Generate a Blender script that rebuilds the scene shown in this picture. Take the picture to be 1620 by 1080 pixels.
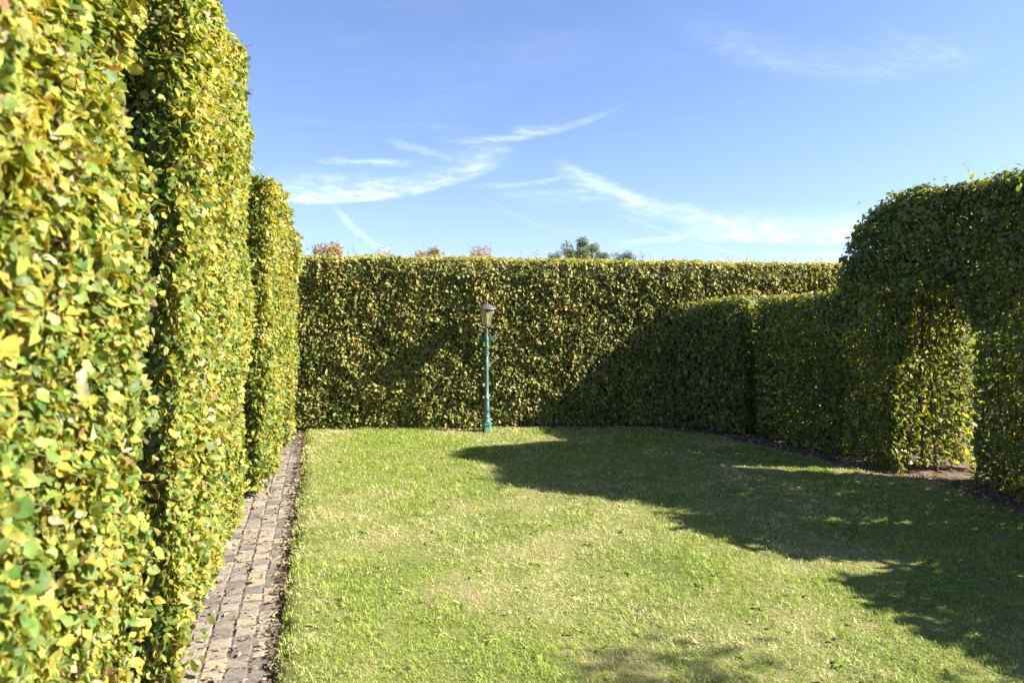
import bpy, bmesh, math, random
import numpy as np
from mathutils import Vector, Matrix

random.seed(7)
TRAPZ = getattr(np, 'trapezoid', None) or np.trapz
RNG = np.random.default_rng(7)
scene = bpy.context.scene
for o in list(bpy.data.objects):
    bpy.data.objects.remove(o)

# ------------------------------------------------------------------ camera
CAM_H = 2.5
cam_d = bpy.data.cameras.new('camera')
cam = bpy.data.objects.new('camera', cam_d)
scene.collection.objects.link(cam)
cam.location = (0, 0, CAM_H)
cam.rotation_euler = (math.radians(90), 0, 0)
cam_d.sensor_width = 36.0
cam_d.lens = 24.0
cam_d.shift_y = -0.0741
cam_d.clip_start = 0.05
cam_d.clip_end = 5000
cam_d.dof.use_dof = True
cam_d.dof.focus_distance = 8.5
cam_d.dof.aperture_fstop = 2.3
cam_d.dof.aperture_blades = 7
scene.camera = cam

# ------------------------------------------------------------------ sun, sky, exposure
SUN_EL = math.radians(31.5)
SUN_OFF = math.radians(6.5)            # degrees behind the lateral (+X) direction
to_sun = Vector((math.cos(SUN_OFF) * math.cos(SUN_EL), -math.sin(SUN_OFF) * math.cos(SUN_EL), math.sin(SUN_EL)))
sun_d = bpy.data.lights.new('sun', 'SUN')
sun_d.energy = 5.0
sun_d.angle = math.radians(0.55)
sun_d.color = (1.0, 0.93, 0.80)
sun = bpy.data.objects.new('sun', sun_d)
scene.collection.objects.link(sun)
sun.location = (20, -4, 20)
sun.rotation_euler = to_sun.to_track_quat('Z', 'Y').to_euler()

SKY_STRENGTH = 0.067
EXPOSURE = 1.95
scene.view_settings.view_transform = 'Standard'
scene.view_settings.look = 'None'
scene.view_settings.exposure = EXPOSURE
scene.view_settings.gamma = 1.0
scene.view_settings.use_curve_mapping = False

world = bpy.data.worlds.new('World')
scene.world = world
world.use_nodes = True
wn = world.node_tree
wn.nodes.clear()


class NB:
    """tiny helper for math node graphs"""
    def __init__(s, tree):
        s.t = tree

    def link(s, a, b):
        s.t.links.new(a, b)

    def put(s, sock, v):
        if isinstance(v, (int, float)):
            sock.default_value = v
        else:
            s.link(v, sock)

    def m(s, op, a, b=0.0, c=None, clamp=False):
        n = s.t.nodes.new('ShaderNodeMath')
        n.operation = op
        n.use_clamp = clamp
        s.put(n.inputs[0], a)
        s.put(n.inputs[1], b)
        if c is not None:
            s.put(n.inputs[2], c)
        return n.outputs[0]

    def ramp(s, x, lo, hi, a=0.0, b=1.0, smooth=True):
        n = s.t.nodes.new('ShaderNodeMapRange')
        n.interpolation_type = 'SMOOTHSTEP' if smooth else 'LINEAR'
        s.put(n.inputs[0], x)
        for i, v in enumerate((lo, hi, a, b)):
            s.put(n.inputs[i + 1], v)
        return n.outputs[0]

    def noise(s, vec, scale, detail=4.0, rough=0.55, dist=0.0):
        n = s.t.nodes.new('ShaderNodeTexNoise')
        s.link(vec, n.inputs['Vector'])
        n.inputs['Scale'].default_value = scale
        n.inputs['Detail'].default_value = detail
        n.inputs['Roughness'].default_value = rough
        n.inputs['Distortion'].default_value = dist
        return n.outputs[0]

    def vec(s, x, y, z=0.0):
        n = s.t.nodes.new('ShaderNodeCombineXYZ')
        s.put(n.inputs[0], x)
        s.put(n.inputs[1], y)
        s.put(n.inputs[2], z)
        return n.outputs[0]


def build_world():
    nb = NB(wn)
    N = wn.nodes.new
    out = N('ShaderNodeOutputWorld')
    bg = N('ShaderNodeBackground')
    bg.inputs['Strength'].default_value = SKY_STRENGTH
    sky = N('ShaderNodeTexSky')
    sky.sky_type = 'NISHITA'
    sky.sun_disc = False
    sky.sun_elevation = SUN_EL
    # sun_rotation is clockwise from +Y
    sky.sun_rotation = math.atan2(to_sun.x, to_sun.y)
    sky.altitude = 0
    sky.air_density = 1.0
    sky.dust_density = 0.6
    sky.ozone_density = 2.2
    tc = N('ShaderNodeTexCoord')
    sep = N('ShaderNodeSeparateXYZ')
    wn.links.new(tc.outputs['Generated'], sep.inputs[0])
    X, Y, Z = sep.outputs
    # clear, dry air: the pale band of the model's horizon is pushed below the real one
    lift = nb.m('ADD', nb.m('MULTIPLY', nb.m('MAXIMUM', Z, 0.0), 0.90), 0.105)
    wn.links.new(nb.vec(X, Y, lift), sky.inputs[0])
    tint = N('ShaderNodeMix')
    tint.data_type = 'RGBA'
    tint.blend_type = 'MULTIPLY'
    tint.inputs[0].default_value = 1.0
    wn.links.new(sky.outputs[0], tint.inputs[6])
    tint.inputs[7].default_value = (0.86, 0.85, 1.02, 1)
    # cirrus streaks lie in a far layer; they are laid out on the compass (north = +Y) as tangents
    yy = nb.m('MAXIMUM', Y, 0.05)
    u = nb.m('DIVIDE', X, yy)
    v = nb.m('DIVIDE', Z, yy)
    P = nb.vec(u, v)
    w1 = nb.noise(P, 18.0, 7.0, 0.72)
    w1c = nb.m('SUBTRACT', w1, 0.5)
    u2 = nb.m('ADD', u, nb.m('MULTIPLY', w1c, 0.03))
    v2 = nb.m('ADD', v, nb.m('MULTIPLY', w1c, 0.016))

    def px(x):
        return (x - 810) / 1080.0

    def py(y):
        return (420 - y) / 1080.0

    total = None

    cache = {}

    def streak_noise(ang, stretch, scale, lo, hi):
        ang = min((-0.8, -0.35, -0.12, 0.08, 0.3), key=lambda q: abs(q - ang))
        stretch, scale = (4.0, 8.0) if scale < 15 else (8.0, 30.0)
        key = (ang, stretch)
        if key in cache:
            return nb.ramp(cache[key], lo, hi)
        ca, sa = math.cos(ang), math.sin(ang)
        a = nb.m('ADD', nb.m('MULTIPLY', u2, ca), nb.m('MULTIPLY', v2, sa))
        b = nb.m('SUBTRACT', nb.m('MULTIPLY', v2, ca), nb.m('MULTIPLY', u2, sa))
        n = nb.noise(nb.vec(nb.m('DIVIDE', a, stretch), b, ang * 7 + scale), scale, 4.0, 0.62, 0.0)
        cache[key] = n
        return nb.ramp(n, lo, hi)

    def add(mask):
        nonlocal total
        total = mask if total is None else nb.m('MAXIMUM', total, mask)

    # fine fibres and ragged patches that break the veils up
    fb = nb.noise(nb.vec(nb.m('MULTIPLY', nb.m('SUBTRACT', u2, nb.m('MULTIPLY', v2, 1.2)), 0.22), nb.m('ADD', v2, nb.m('MULTIPLY', u2, 0.12)), 3.3), 110.0, 4.0, 0.7)
    pt = nb.noise(nb.vec(u2, v2, 8.1), 16.0, 5.0, 0.65)
    fibre = nb.m('MULTIPLY', nb.ramp(fb, 0.34, 0.62, 0.25, 1.2), nb.ramp(pt, 0.30, 0.64, 0.35, 1.1))

    def wisp(pts, up, down, amp, ang=0.0, stretch=7.0, scale=26.0, lo=0.3, hi=0.72, fade=35, warp=True):
        """pts: three compass points of a curved edge; the veil fades over `up` above and `down` below it"""
        (x0, y0), (x1, y1), (x2, y2) = [(px(a), py(b)) for a, b in pts]
        A = np.array([[x0 * x0, x0, 1], [x1 * x1, x1, 1], [x2 * x2, x2, 1]])
        a, b, c = [float(t) for t in np.linalg.solve(A, np.array([y0, y1, y2]))]
        uu, vv = (u2, v2) if warp else (u, v)
        curve = nb.m('ADD', nb.m('MULTIPLY', nb.m('ADD', nb.m('MULTIPLY', uu, a), b), uu), c)
        d = nb.m('SUBTRACT', vv, curve)
        f = fade / 1080.0
        win = nb.m('MULTIPLY', nb.ramp(uu, x0 - f * 0.3, x0 + f), nb.ramp(uu, x2 + f * 0.3, x2 - f))
        above = nb.ramp(d, up / 1080.0, 0.0)
        below = nb.ramp(d, -(down * 1.6 + 2) / 1080.0, 0.0)
        mk = nb.m('MULTIPLY', nb.m('MULTIPLY', above, below), win)
        sn = streak_noise(ang, stretch, scale, lo, hi)
        sn = nb.m('ADD', nb.m('MULTIPLY', nb.m('MULTIPLY', sn, fibre), 0.92), 0.08)
        add(nb.m('MULTIPLY', nb.m('MULTIPLY', mk, sn), amp))

    wisp([(425, 312), (620, 309), (812, 254)], 62, 4, 0.95, ang=0.12, fade=80, lo=0.25)
    wisp([(600, 306), (700, 290), (806, 255)], 40, 4, 0.8, ang=0.3, fade=60, lo=0.2)
    wisp([(524, 318), (560, 357), (622, 400)], 7, 8, 0.7, ang=-0.8, fade=22, lo=0.2)
    wisp([(608, 221), (660, 237), (728, 252)], 12, 5, 0.6, ang=-0.3, fade=25)
    wisp([(500, 254), (560, 256), (660, 259)], 9, 5, 0.5, ang=-0.05, fade=35)
    wisp([(765, 240), (790, 238), (815, 236)], 10, 6, 0.5, ang=0.1, fade=18)
    wisp([(690, 219), (850, 212), (1000, 160)], 9, 4, 0.6, ang=0.35, fade=60, lo=0.3)
    wisp([(808, 209), (840, 212), (890, 203)], 16, 3, 0.7, ang=0.25, fade=22, lo=0.2)
    wisp([(740, 292), (830, 291), (905, 276)], 5, 4, 0.55, ang=0.05, fade=50)
    wisp([(780, 306), (870, 305), (990, 292)], 10, 6, 0.4, ang=0.1, stretch=16, scale=50, fade=60)
    wisp([(820, 318), (930, 314), (1060, 310)], 10, 8, 0.3, ang=0.1, stretch=16, scale=50, fade=60)
    wisp([(880, 264), (950, 294), (1040, 331)], 20, 14, 0.9, ang=-0.45, fade=40, lo=0.22)
    wisp([(960, 318), (1110, 346), (1290, 372)], 26, 12, 0.9, ang=-0.18, fade=70, lo=0.25)
    wisp([(1080, 374), (1250, 379), (1480, 379)], 60, 4, 0.85, ang=-0.06, fade=120, lo=0.2, hi=0.65)
    wisp([(960, 332), (1090, 378), (1230, 424)], 4, 4, 0.5, ang=-0.35, fade=60, warp=False)
    wisp([(930, 392), (1060, 377), (1200, 361)], 9, 5, 0.35, ang=0.1, fade=70)
    wisp([(1190, 412), (1290, 402), (1420, 396)], 10, 10, 0.4, ang=0.1, fade=60)
    wisp([(760, 310), (850, 352), (1000, 372)], 6, 6, 0.22, ang=-0.3, fade=60)
    wisp([(1050, 25), (1330, 106), (1560, 76)], 55, 22, 0.30, ang=-0.15, stretch=5, scale=12, fade=200, lo=0.2)
    wisp([(1390, 40), (1450, 75), (1560, 90)], 30, 20, 0.16, ang=-0.3, stretch=5, scale=12, fade=60, lo=0.2)
    wisp([(430, 190), (560, 195), (760, 200)], 8, 8, 0.14, ang=0.0, fade=80)
    # a thin general veil of cirrus over the whole sky dome
    veil = streak_noise(0.05, 4.0, 3.0, 0.52, 0.9)
    add(nb.m('MULTIPLY', veil, 0.10))
    fac = nb.m('MULTIPLY', total, nb.ramp(Y, 0.05, 0.15))
    fac = nb.m('MULTIPLY', fac, 0.56)
    mix = N('ShaderNodeMix')
    mix.data_type = 'RGBA'
    wn.links.new(fac, mix.inputs[0])
    wn.links.new(tint.outputs[2], mix.inputs[6])
    mix.inputs[7].default_value = (6.9, 7.3, 8.0, 1)
    wn.links.new(mix.outputs[2], bg.inputs['Color'])
    wn.links.new(bg.outputs[0], out.inputs[0])


build_world()
world.cycles.sampling_method = 'MANUAL'
world.cycles.sample_map_resolution = 512

cy = scene.cycles
cy.max_bounces = 8
cy.diffuse_bounces = 3
cy.glossy_bounces = 2
cy.transmission_bounces = 5
cy.transparent_max_bounces = 8
cy.caustics_reflective = False
cy.caustics_refractive = False
cy.use_denoising = True
cy.use_adaptive_sampling = True
cy.adaptive_threshold = 0.01

# ------------------------------------------------------------------ small helpers
COL = scene.collection


def tag(o, label=None, cat=None, group=None, kind=None):
    if label:
        o['label'] = label
    if cat:
        o['category'] = cat
    if group:
        o['group'] = group
    if kind:
        o['kind'] = kind
    return o


def empty(name, loc=(0, 0, 0)):
    o = bpy.data.objects.new(name, None)
    o.empty_display_size = 0.2
    COL.objects.link(o)
    o.location = loc
    return o


def link_mesh(name, me, parent=None, mat=None):
    if mat is not None and not me.materials:
        me.materials.append(mat)
    o = bpy.data.objects.new(name, me)
    COL.objects.link(o)
    if parent is not None:
        o.parent = parent
    return o


def np_mesh(name, V, faces_idx, sizes, cols=None, smooth=False):
    """V (n,3), faces_idx flat loop indices, sizes (nf,) polygon sizes, cols (n,3) point colours"""
    me = bpy.data.meshes.new(name)
    me.vertices.add(len(V))
    me.vertices.foreach_set('co', np.ascontiguousarray(V, dtype=np.float32).ravel())
    me.loops.add(len(faces_idx))
    me.loops.foreach_set('vertex_index', np.ascontiguousarray(faces_idx, dtype=np.int32))
    me.polygons.add(len(sizes))
    starts = np.concatenate([[0], np.cumsum(sizes)[:-1]]).astype(np.int32)
    me.polygons.foreach_set('loop_start', starts)
    try:
        me.polygons.foreach_set('loop_total', np.ascontiguousarray(sizes, dtype=np.int32))
    except Exception:
        pass
    if cols is not None:
        at = me.attributes.new('Col', 'FLOAT_COLOR', 'POINT')
        c4 = np.ones((len(V), 4), np.float32)
        c4[:, :3] = cols
        at.data.foreach_set('color', c4.ravel())
    if smooth:
        me.polygons.foreach_set('use_smooth', np.ones(len(sizes), dtype=bool))
    me.update(calc_edges=True)
    me.validate()
    return me


def hash3(i, j, k, seed):
    h = (i * 374761393 + j * 668265263 + k * 2147483647 + seed * 974634777) & 0xffffffff
    h = ((h ^ (h >> 13)) * 1274126177) & 0xffffffff
    h = ((h ^ (h >> 16)) * 2246822519) & 0xffffffff
    return ((h ^ (h >> 15)) & 0xffffff) / float(0xffffff)


def vnoise(P, scale, seed=0):
    """value noise 0..1 at points P, feature size = scale"""
    Q = np.asarray(P, dtype=np.float64) / scale
    I = np.floor(Q).astype(np.int64)
    F = Q - I
    F = F * F * (3 - 2 * F)
    r = 0
    for dx in (0, 1):
        for dy in (0, 1):
            for dz in (0, 1):
                w = (F[:, 0] if dx else 1 - F[:, 0]) * (F[:, 1] if dy else 1 - F[:, 1]) * (F[:, 2] if dz else 1 - F[:, 2])
                r = r + w * hash3(I[:, 0] + dx, I[:, 1] + dy, I[:, 2] + dz, seed)
    return r


def nrm(A):
    return A / np.maximum(np.linalg.norm(A, axis=1, keepdims=True), 1e-9)


# ------------------------------------------------------------------ materials
def new_mat(name):
    m = bpy.data.materials.new(name)
    m.use_nodes = True
    nt = m.node_tree
    nt.nodes.clear()
    out = nt.nodes.new('ShaderNodeOutputMaterial')
    return m, nt, out, NB(nt)


def ramp_node(nt, fac, stops):
    r = nt.nodes.new('ShaderNodeValToRGB')
    el = r.color_ramp.elements
    while len(el) < len(stops):
        el.new(0.5)
    for e, (p, c) in zip(el, stops):
        e.position = p
        e.color = (*c, 1)
    if fac is not None:
        nt.links.new(fac, r.inputs[0])
    return r.outputs[0]


def leaf_material(name, rough=0.52, spec=0.32, trans=0.38, tcol=(1.5, 1.35, 0.55)):
    m, nt, out, nb = new_mat(name)
    N = nt.nodes.new
    at = N('ShaderNodeAttribute')
    at.attribute_name = 'Col'
    tc = N('ShaderNodeTexCoord')
    n = nb.noise(tc.outputs['Object'], 60.0, 2.0)
    hsv = N('ShaderNodeHueSaturation')
    nt.links.new(at.outputs['Color'], hsv.inputs['Color'])
    nt.links.new(nb.ramp(n, 0.3, 0.7, 0.78, 1.22), hsv.inputs['Value'])
    p = N('ShaderNodeBsdfPrincipled')
    nt.links.new(hsv.outputs[0], p.inputs['Base Color'])
    p.inputs['Roughness'].default_value = rough
    p.inputs['Specular IOR Level'].default_value = spec
    tr = N('ShaderNodeBsdfTranslucent')
    mul = N('ShaderNodeMix')
    mul.data_type = 'RGBA'
    mul.blend_type = 'MULTIPLY'
    mul.inputs[0].default_value = 1.0
    nt.links.new(hsv.outputs[0], mul.inputs[6])
    mul.inputs[7].default_value = (*tcol, 1)
    nt.links.new(mul.outputs[2], tr.inputs['Color'])
    ms = N('ShaderNodeMixShader')
    ms.inputs[0].default_value = trans
    nt.links.new(p.outputs[0], ms.inputs[1])
    nt.links.new(tr.outputs[0], ms.inputs[2])
    nt.links.new(ms.outputs[0], out.inputs[0])
    return m


def plain_material(name, c1, c2, scale=8.0, rough=0.8, spec=0.3, bump=0.0, bscale=40.0, metallic=0.0, obj_random=None, lo=0.3, hi=0.7):
    m, nt, out, nb = new_mat(name)
    N = nt.nodes.new
    tc = N('ShaderNodeTexCoord')
    n = nb.noise(tc.outputs['Object'], scale, 5.0, 0.6)
    col = ramp_node(nt, n, [(lo, c1), (hi, c2)])
    if obj_random:
        oi = N('ShaderNodeObjectInfo')
        rc = ramp_node(nt, oi.outputs['Random'], obj_random)
        mx = N('ShaderNodeMix')
        mx.data_type = 'RGBA'
        mx.blend_type = 'MULTIPLY'
        mx.inputs[0].default_value = 1.0
        nt.links.new(col, mx.inputs[6])
        nt.links.new(rc, mx.inputs[7])
        col = mx.outputs[2]
    p = N('ShaderNodeBsdfPrincipled')
    nt.links.new(col, p.inputs['Base Color'])
    p.inputs['Roughness'].default_value = rough
    p.inputs['Specular IOR Level'].default_value = spec
    p.inputs['Metallic'].default_value = metallic
    if bump:
        b = N('ShaderNodeBump')
        b.inputs['Strength'].default_value = bump
        b.inputs['Distance'].default_value = 0.01
        nt.links.new(nb.noise(tc.outputs['Object'], bscale, 6.0, 0.65), b.inputs['Height'])
        nt.links.new(b.outputs[0], p.inputs['Normal'])
    nt.links.new(p.outputs[0], out.inputs[0])
    return m


M_LEAF = leaf_material('hedge_leaf')
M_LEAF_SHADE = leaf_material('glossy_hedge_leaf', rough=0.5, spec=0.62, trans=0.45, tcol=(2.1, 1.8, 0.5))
M_GRASS = leaf_material('grass_blade', rough=0.5, spec=0.35, trans=0.35, tcol=(1.3, 1.3, 0.6))
M_LITTER = leaf_material('dead_leaf', rough=0.7, spec=0.2, trans=0.15, tcol=(1.2, 1.0, 0.7))
M_TREE = leaf_material('tree_leaf', rough=0.6, spec=0.2, trans=0.3, tcol=(1.2, 1.1, 0.7))
M_BARK = plain_material('bark', (0.10, 0.075, 0.055), (0.22, 0.18, 0.14), 14, 0.9, 0.2, 0.5, 30)
M_TWIG = plain_material('twig_bark', (0.13, 0.085, 0.065), (0.26, 0.18, 0.14), 20, 0.8, 0.25)
M_CORE = plain_material('dark_core', (0.018, 0.014, 0.009), (0.05, 0.04, 0.02), 18, 0.95, 0.05, 0.8, 30)  # near-black, so the shade between the leaves is in the colour
M_SOIL = plain_material('soil', (0.075, 0.052, 0.036), (0.20, 0.145, 0.10), 5, 0.95, 0.1, 0.8, 45)
M_SAND = plain_material('path_sand', (0.075, 0.062, 0.050), (0.22, 0.185, 0.15), 22, 0.95, 0.1, 0.8, 90)
M_FIELD = plain_material('field', (0.05, 0.08, 0.025), (0.11, 0.13, 0.045), 0.35, 0.95, 0.1)
M_SETT = plain_material('sett_stone', (0.17, 0.158, 0.142), (0.37, 0.338, 0.30), 34, 0.85, 0.25, 0.5, 70,
                        obj_random=[(0.0, (0.50, 0.48, 0.49)), (0.3, (0.72, 0.68, 0.66)), (0.55, (0.90, 0.84, 0.78)),
                                    (0.8, (1.12, 0.98, 0.76)), (1.0, (0.58, 0.56, 0.58))])
M_TEAL = plain_material('teal_paint', (0.040, 0.105, 0.115), (0.10, 0.205, 0.215), 30, 0.55, 0.45, 0.3, 60)
M_ROOFMETAL = plain_material('lantern_metal', (0.10, 0.085, 0.095), (0.17, 0.145, 0.155), 20, 0.38, 0.6, 0.1, 40, metallic=0.35)
M_COPPER = plain_material('brown_metal', (0.12, 0.045, 0.03), (0.22, 0.10, 0.06), 25, 0.45, 0.5, metallic=0.3)
M_BRASS = plain_material('brass', (0.38, 0.30, 0.14), (0.52, 0.44, 0.24), 25, 0.4, 0.5, metallic=0.4)
M_FRAME = plain_material('lantern_frame', (0.05, 0.045, 0.04), (0.10, 0.085, 0.06), 25, 0.5, 0.5)


def glass_mat():
    m, nt, out, nb = new_mat('lantern_glass')
    N = nt.nodes.new
    tr = N('ShaderNodeBsdfTransparent')
    tr.inputs[0].default_value = (0.95, 0.95, 0.88, 1)
    gl = N('ShaderNodeBsdfGlossy')
    gl.inputs['Roughness'].default_value = 0.08
    df = N('ShaderNodeBsdfDiffuse')
    df.inputs[0].default_value = (0.78, 0.72, 0.50, 1)
    tl = N('ShaderNodeBsdfTranslucent')
    tl.inputs[0].default_value = (0.78, 0.72, 0.50, 1)
    a0 = N('ShaderNodeAddShader')
    mm = N('ShaderNodeMixShader')
    mm.inputs[0].default_value = 0.6
    nt.links.new(df.outputs[0], mm.inputs[1])
    nt.links.new(tl.outputs[0], mm.inputs[2])
    m1 = N('ShaderNodeMixShader')
    tc = N('ShaderNodeTexCoord')
    nt.links.new(nb.ramp(nb.noise(tc.outputs['Object'], 14.0, 4.0), 0.3, 0.7, 0.24, 0.52), m1.inputs[0])
    nt.links.new(tr.outputs[0], m1.inputs[1])
    nt.links.new(mm.outputs[0], m1.inputs[2])
    fr = N('ShaderNodeFresnel')
    fr.inputs[0].default_value = 1.5
    m2 = N('ShaderNodeMixShader')
    nt.links.new(fr.outputs[0], m2.inputs[0])
    nt.links.new(m1.outputs[0], m2.inputs[1])
    nt.links.new(gl.outputs[0], m2.inputs[2])
    nt.links.new(m2.outputs[0], out.inputs[0])
    nt.nodes.remove(a0)
    return m


M_GLASS = glass_mat()


def lawn_material():
    m, nt, out, nb = new_mat('lawn_turf')
    N = nt.nodes.new
    tc = N('ShaderNodeTexCoord')
    o = tc.outputs['Object']
    n1 = nb.noise(o, 1.3, 4.0)
    n2 = nb.noise(o, 26.0, 5.0, 0.65)
    f = nb.m('ADD', nb.m('MULTIPLY', n1, 0.5), nb.m('MULTIPLY', n2, 0.5))
    col = ramp_node(nt, f, [(0.36, (0.08, 0.115, 0.028)), (0.50, (0.17, 0.195, 0.055)), (0.58, (0.24, 0.21, 0.10)), (0.68, (0.25, 0.19, 0.12))])
    p = N('ShaderNodeBsdfPrincipled')
    nt.links.new(col, p.inputs['Base Color'])
    p.inputs['Roughness'].default_value = 0.95
    p.inputs['Specular IOR Level'].default_value = 0.1
    b = N('ShaderNodeBump')
    b.inputs['Strength'].default_value = 0.8
    b.inputs['Distance'].default_value = 0.02
    nt.links.new(nb.noise(o, 60.0, 5.0, 0.7), b.inputs['Height'])
    nt.links.new(b.outputs[0], p.inputs['Normal'])
    nt.links.new(p.outputs[0], out.inputs[0])
    return m


M_LAWN = lawn_material()


# ------------------------------------------------------------------ plan of the garden (metres, camera over the origin)
def path_edge(y):
    """lawn-side edge of the sett path"""
    return -0.327 - 0.2726 * y


PD = Vector((-0.2726, 1.0, 0)).normalized()       # along the path
PN = Vector((1.0, 0.2726, 0)).normalized()        # across it, towards the lawn

RIGHT_Y = np.array([-6.0, 0.0, 3.6, 5.4, 6.6, 7.2, 7.9, 8.3, 9.1, 10.15, 11.0])
RIGHT_X = np.array([6.0, 5.85, 5.75, 5.65, 5.55, 5.45, 5.35, 4.75, 4.28, 3.5, 2.24])


def lawn_right(y):
    m = np.interp(y, [-6, 7, 9, 10.6], [0.35, 0.42, 0.55, 0.65])
    return np.interp(y, RIGHT_Y, RIGHT_X) - m


LAWN_Y0, LAWN_Y1 = -3.0, 10.62


# ------------------------------------------------------------------ ground
def ground():
    me = bpy.data.meshes.new('ground')
    s = 1500.0
    me.from_pydata([(-s, -s, -0.12), (s, -s, -0.12), (s, s, -0.12), (-s, s, -0.12)], [], [(0, 1, 2, 3)])
    tag(link_mesh('ground', me, mat=M_FIELD), kind='structure')
    # bare earth of the hedge beds
    nx, ny = 90, 90
    xs = np.linspace(-7.5, 9.5, nx)
    ys = np.linspace(-6, 13.5, ny)
    XX, YY = np.meshgrid(xs, ys)
    V = np.stack([XX.ravel(), YY.ravel(), np.zeros(nx * ny)], 1)
    V[:, 2] = -0.075 + 0.02 * vnoise(V, 0.5, 3)
    idx = np.arange(nx * ny).reshape(ny, nx)
    F = np.stack([idx[:-1, :-1], idx[:-1, 1:], idx[1:, 1:], idx[1:, :-1]], -1).reshape(-1, 4)
    rise = np.clip((V[:, 0] - 1.2) / 1.5, 0, 1)
    V[:, 2] += 0.028 * rise
    me = np_mesh('soil', V, F.ravel(), np.full(len(F), 4), smooth=True)
    tag(link_mesh('soil', me, mat=M_SOIL), kind='structure')


ground()


def lawn():
    ny, nx = 170, 90
    ys = np.linspace(LAWN_Y0, LAWN_Y1, ny)
    t = np.linspace(0, 1, nx)
    V = np.zeros((ny, nx, 3))
    for i, y in enumerate(ys):
        wob = 0.018 * math.sin(y * 7.1) + 0.012 * math.sin(y * 17.3 + 1) + 0.012 * math.sin(y * 31 + 2)
        a = path_edge(y) + 0.03 + wob
        b = lawn_right(y) + 0.06 * math.sin(y * 3.3) + 0.04 * math.sin(y * 9.1)
        V[i, :, 0] = a + (b - a) * t
        V[i, :, 1] = y
    flat = V.reshape(-1, 3)
    flat[:, 2] = -0.022 + 0.022 * vnoise(flat, 0.6, 11) + 0.01 * vnoise(flat, 0.14, 12)
    V[:, 0, 2] = -0.075
    V[:, -1, 2] = -0.03
    V[-1, :, 2] = -0.05
    V[:, 1, 0] = V[:, 0, 0] + 0.012
    idx = np.arange(ny * nx).reshape(ny, nx)
    F = np.stack([idx[:-1, :-1], idx[:-1, 1:], idx[1:, 1:], idx[1:, :-1]], -1).reshape(-1, 4)
    me = np_mesh('lawn', flat, F.ravel(), np.full(len(F), 4), smooth=True)
    tag(link_mesh('lawn', me, mat=M_LAWN), kind='structure')


lawn()


# ------------------------------------------------------------------ path of stone setts
def path():
    W = 0.80
    y0, y1 = -2.0, 10.62
    a, b = Vector((path_edge(y0), y0, 0)), Vector((path_edge(y1), y1, 0))
    verts, faces = [], []
    n = 60
    for i in range(n + 1):
        p = a.lerp(b, i / n)
        for q in (0.06, -W):
            r = p + PN * q
            verts.append((r.x, r.y, -0.044))
    for i in range(n):
        faces.append((2 * i, 2 * i + 1, 2 * i + 3, 2 * i + 2))
    me = bpy.data.meshes.new('path')
    me.from_pydata(verts, [], faces)
    bed = tag(link_mesh('path', me, mat=M_SAND), kind='structure')
    # stones: unevenly worn blocks that share ten meshes
    meshes = []
    rr = random.Random(3)
    for k in range(10):
        bm = bmesh.new()
        L = rr.uniform(0.100, 0.113)
        Wd = rr.uniform(0.122, 0.134)
        hx, hy = Wd / 2, L / 2
        rings = []
        for (ins, z) in ((0.0, -0.06), (0.0, -0.005), (0.006, 0.0)):
            ring = []
            for cx, cyy in ((-1, -1), (0, -1), (1, -1), (1, 0), (1, 1), (0, 1), (-1, 1), (-1, 0)):
                j = 0.004
                ring.append(bm.verts.new((cx * (hx - ins) + rr.uniform(-j, j), cyy * (hy - ins) + rr.uniform(-j, j),
                                          z + (rr.uniform(-0.003, 0.003) if z > -0.05 else 0))))
            rings.append(ring)
        for r0, r1 in zip(rings, rings[1:]):
            for i in range(8):
                bm.faces.new((r0[i], r0[(i + 1) % 8], r1[(i + 1) % 8], r1[i]))
        c = bm.verts.new((rr.uniform(-.01, .01), rr.uniform(-.01, .01), rr.uniform(-0.001, 0.002)))
        for i in range(8):
            bm.faces.new((rings[2][i], rings[2][(i + 1) % 8], c))
        me = bpy.data.meshes.new('sett')
        bm.to_mesh(me)
        bm.free()
        me.materials.append(M_SETT)
        meshes.append(me)
    ang = math.atan2(PD.y, PD.x) - math.pi / 2
    rowsp = 0.143
    start = Vector((path_edge(3.45), 3.45, 0))
    for row in range(5):
        d = rr.uniform(0, 0.1)
        end = 7.35 if row < 4 else 4.2
        while d < end:
            pitch = rr.uniform(0.119, 0.133)
            p = start + PD * (d + pitch / 2) - PN * (0.015 + rowsp * (row + 0.5) + rr.uniform(-0.006, 0.006))
            o = bpy.data.objects.new('sett', rr.choice(meshes))
            COL.objects.link(o)
            o.parent = bed
            o.location = (p.x, p.y, -0.036 + rr.uniform(-0.006, 0.005) - (0.005 if row == 0 else 0))
            o.rotation_euler = (rr.uniform(-.03, .03), rr.uniform(-.03, .03), ang + rr.uniform(-.07, .07) + rr.choice((0, math.pi)))
            d += pitch
    return bed


path()

# ------------------------------------------------------------------ leaves
# template: (s along, a across, n up) ; faces
LEAF_HI = (np.array([[0, 0, 0], [.28, 0, .02], [.55, 0, .02], [.8, 0, -.01], [1.0, 0, -.09],
                     [.18, .36, .09], [.46, .5, .12], [.76, .29, .05],
                     [.18, -.36, .09], [.46, -.5, .12], [.76, -.29, .05]]),
           [(0, 1, 5), (1, 2, 6, 5), (2, 3, 7, 6), (3, 4, 7), (0, 8, 1), (1, 8, 9, 2), (2, 9, 10, 3), (3, 10, 4)])
LEAF_LO = (np.array([[0, 0, 0], [1, 0, -.08], [.3, .46, .11], [.68, .36, .07], [.3, -.46, .11], [.68, -.36, .07]]),
           [(0, 1, 3, 2), (0, 4, 5, 1)])

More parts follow.
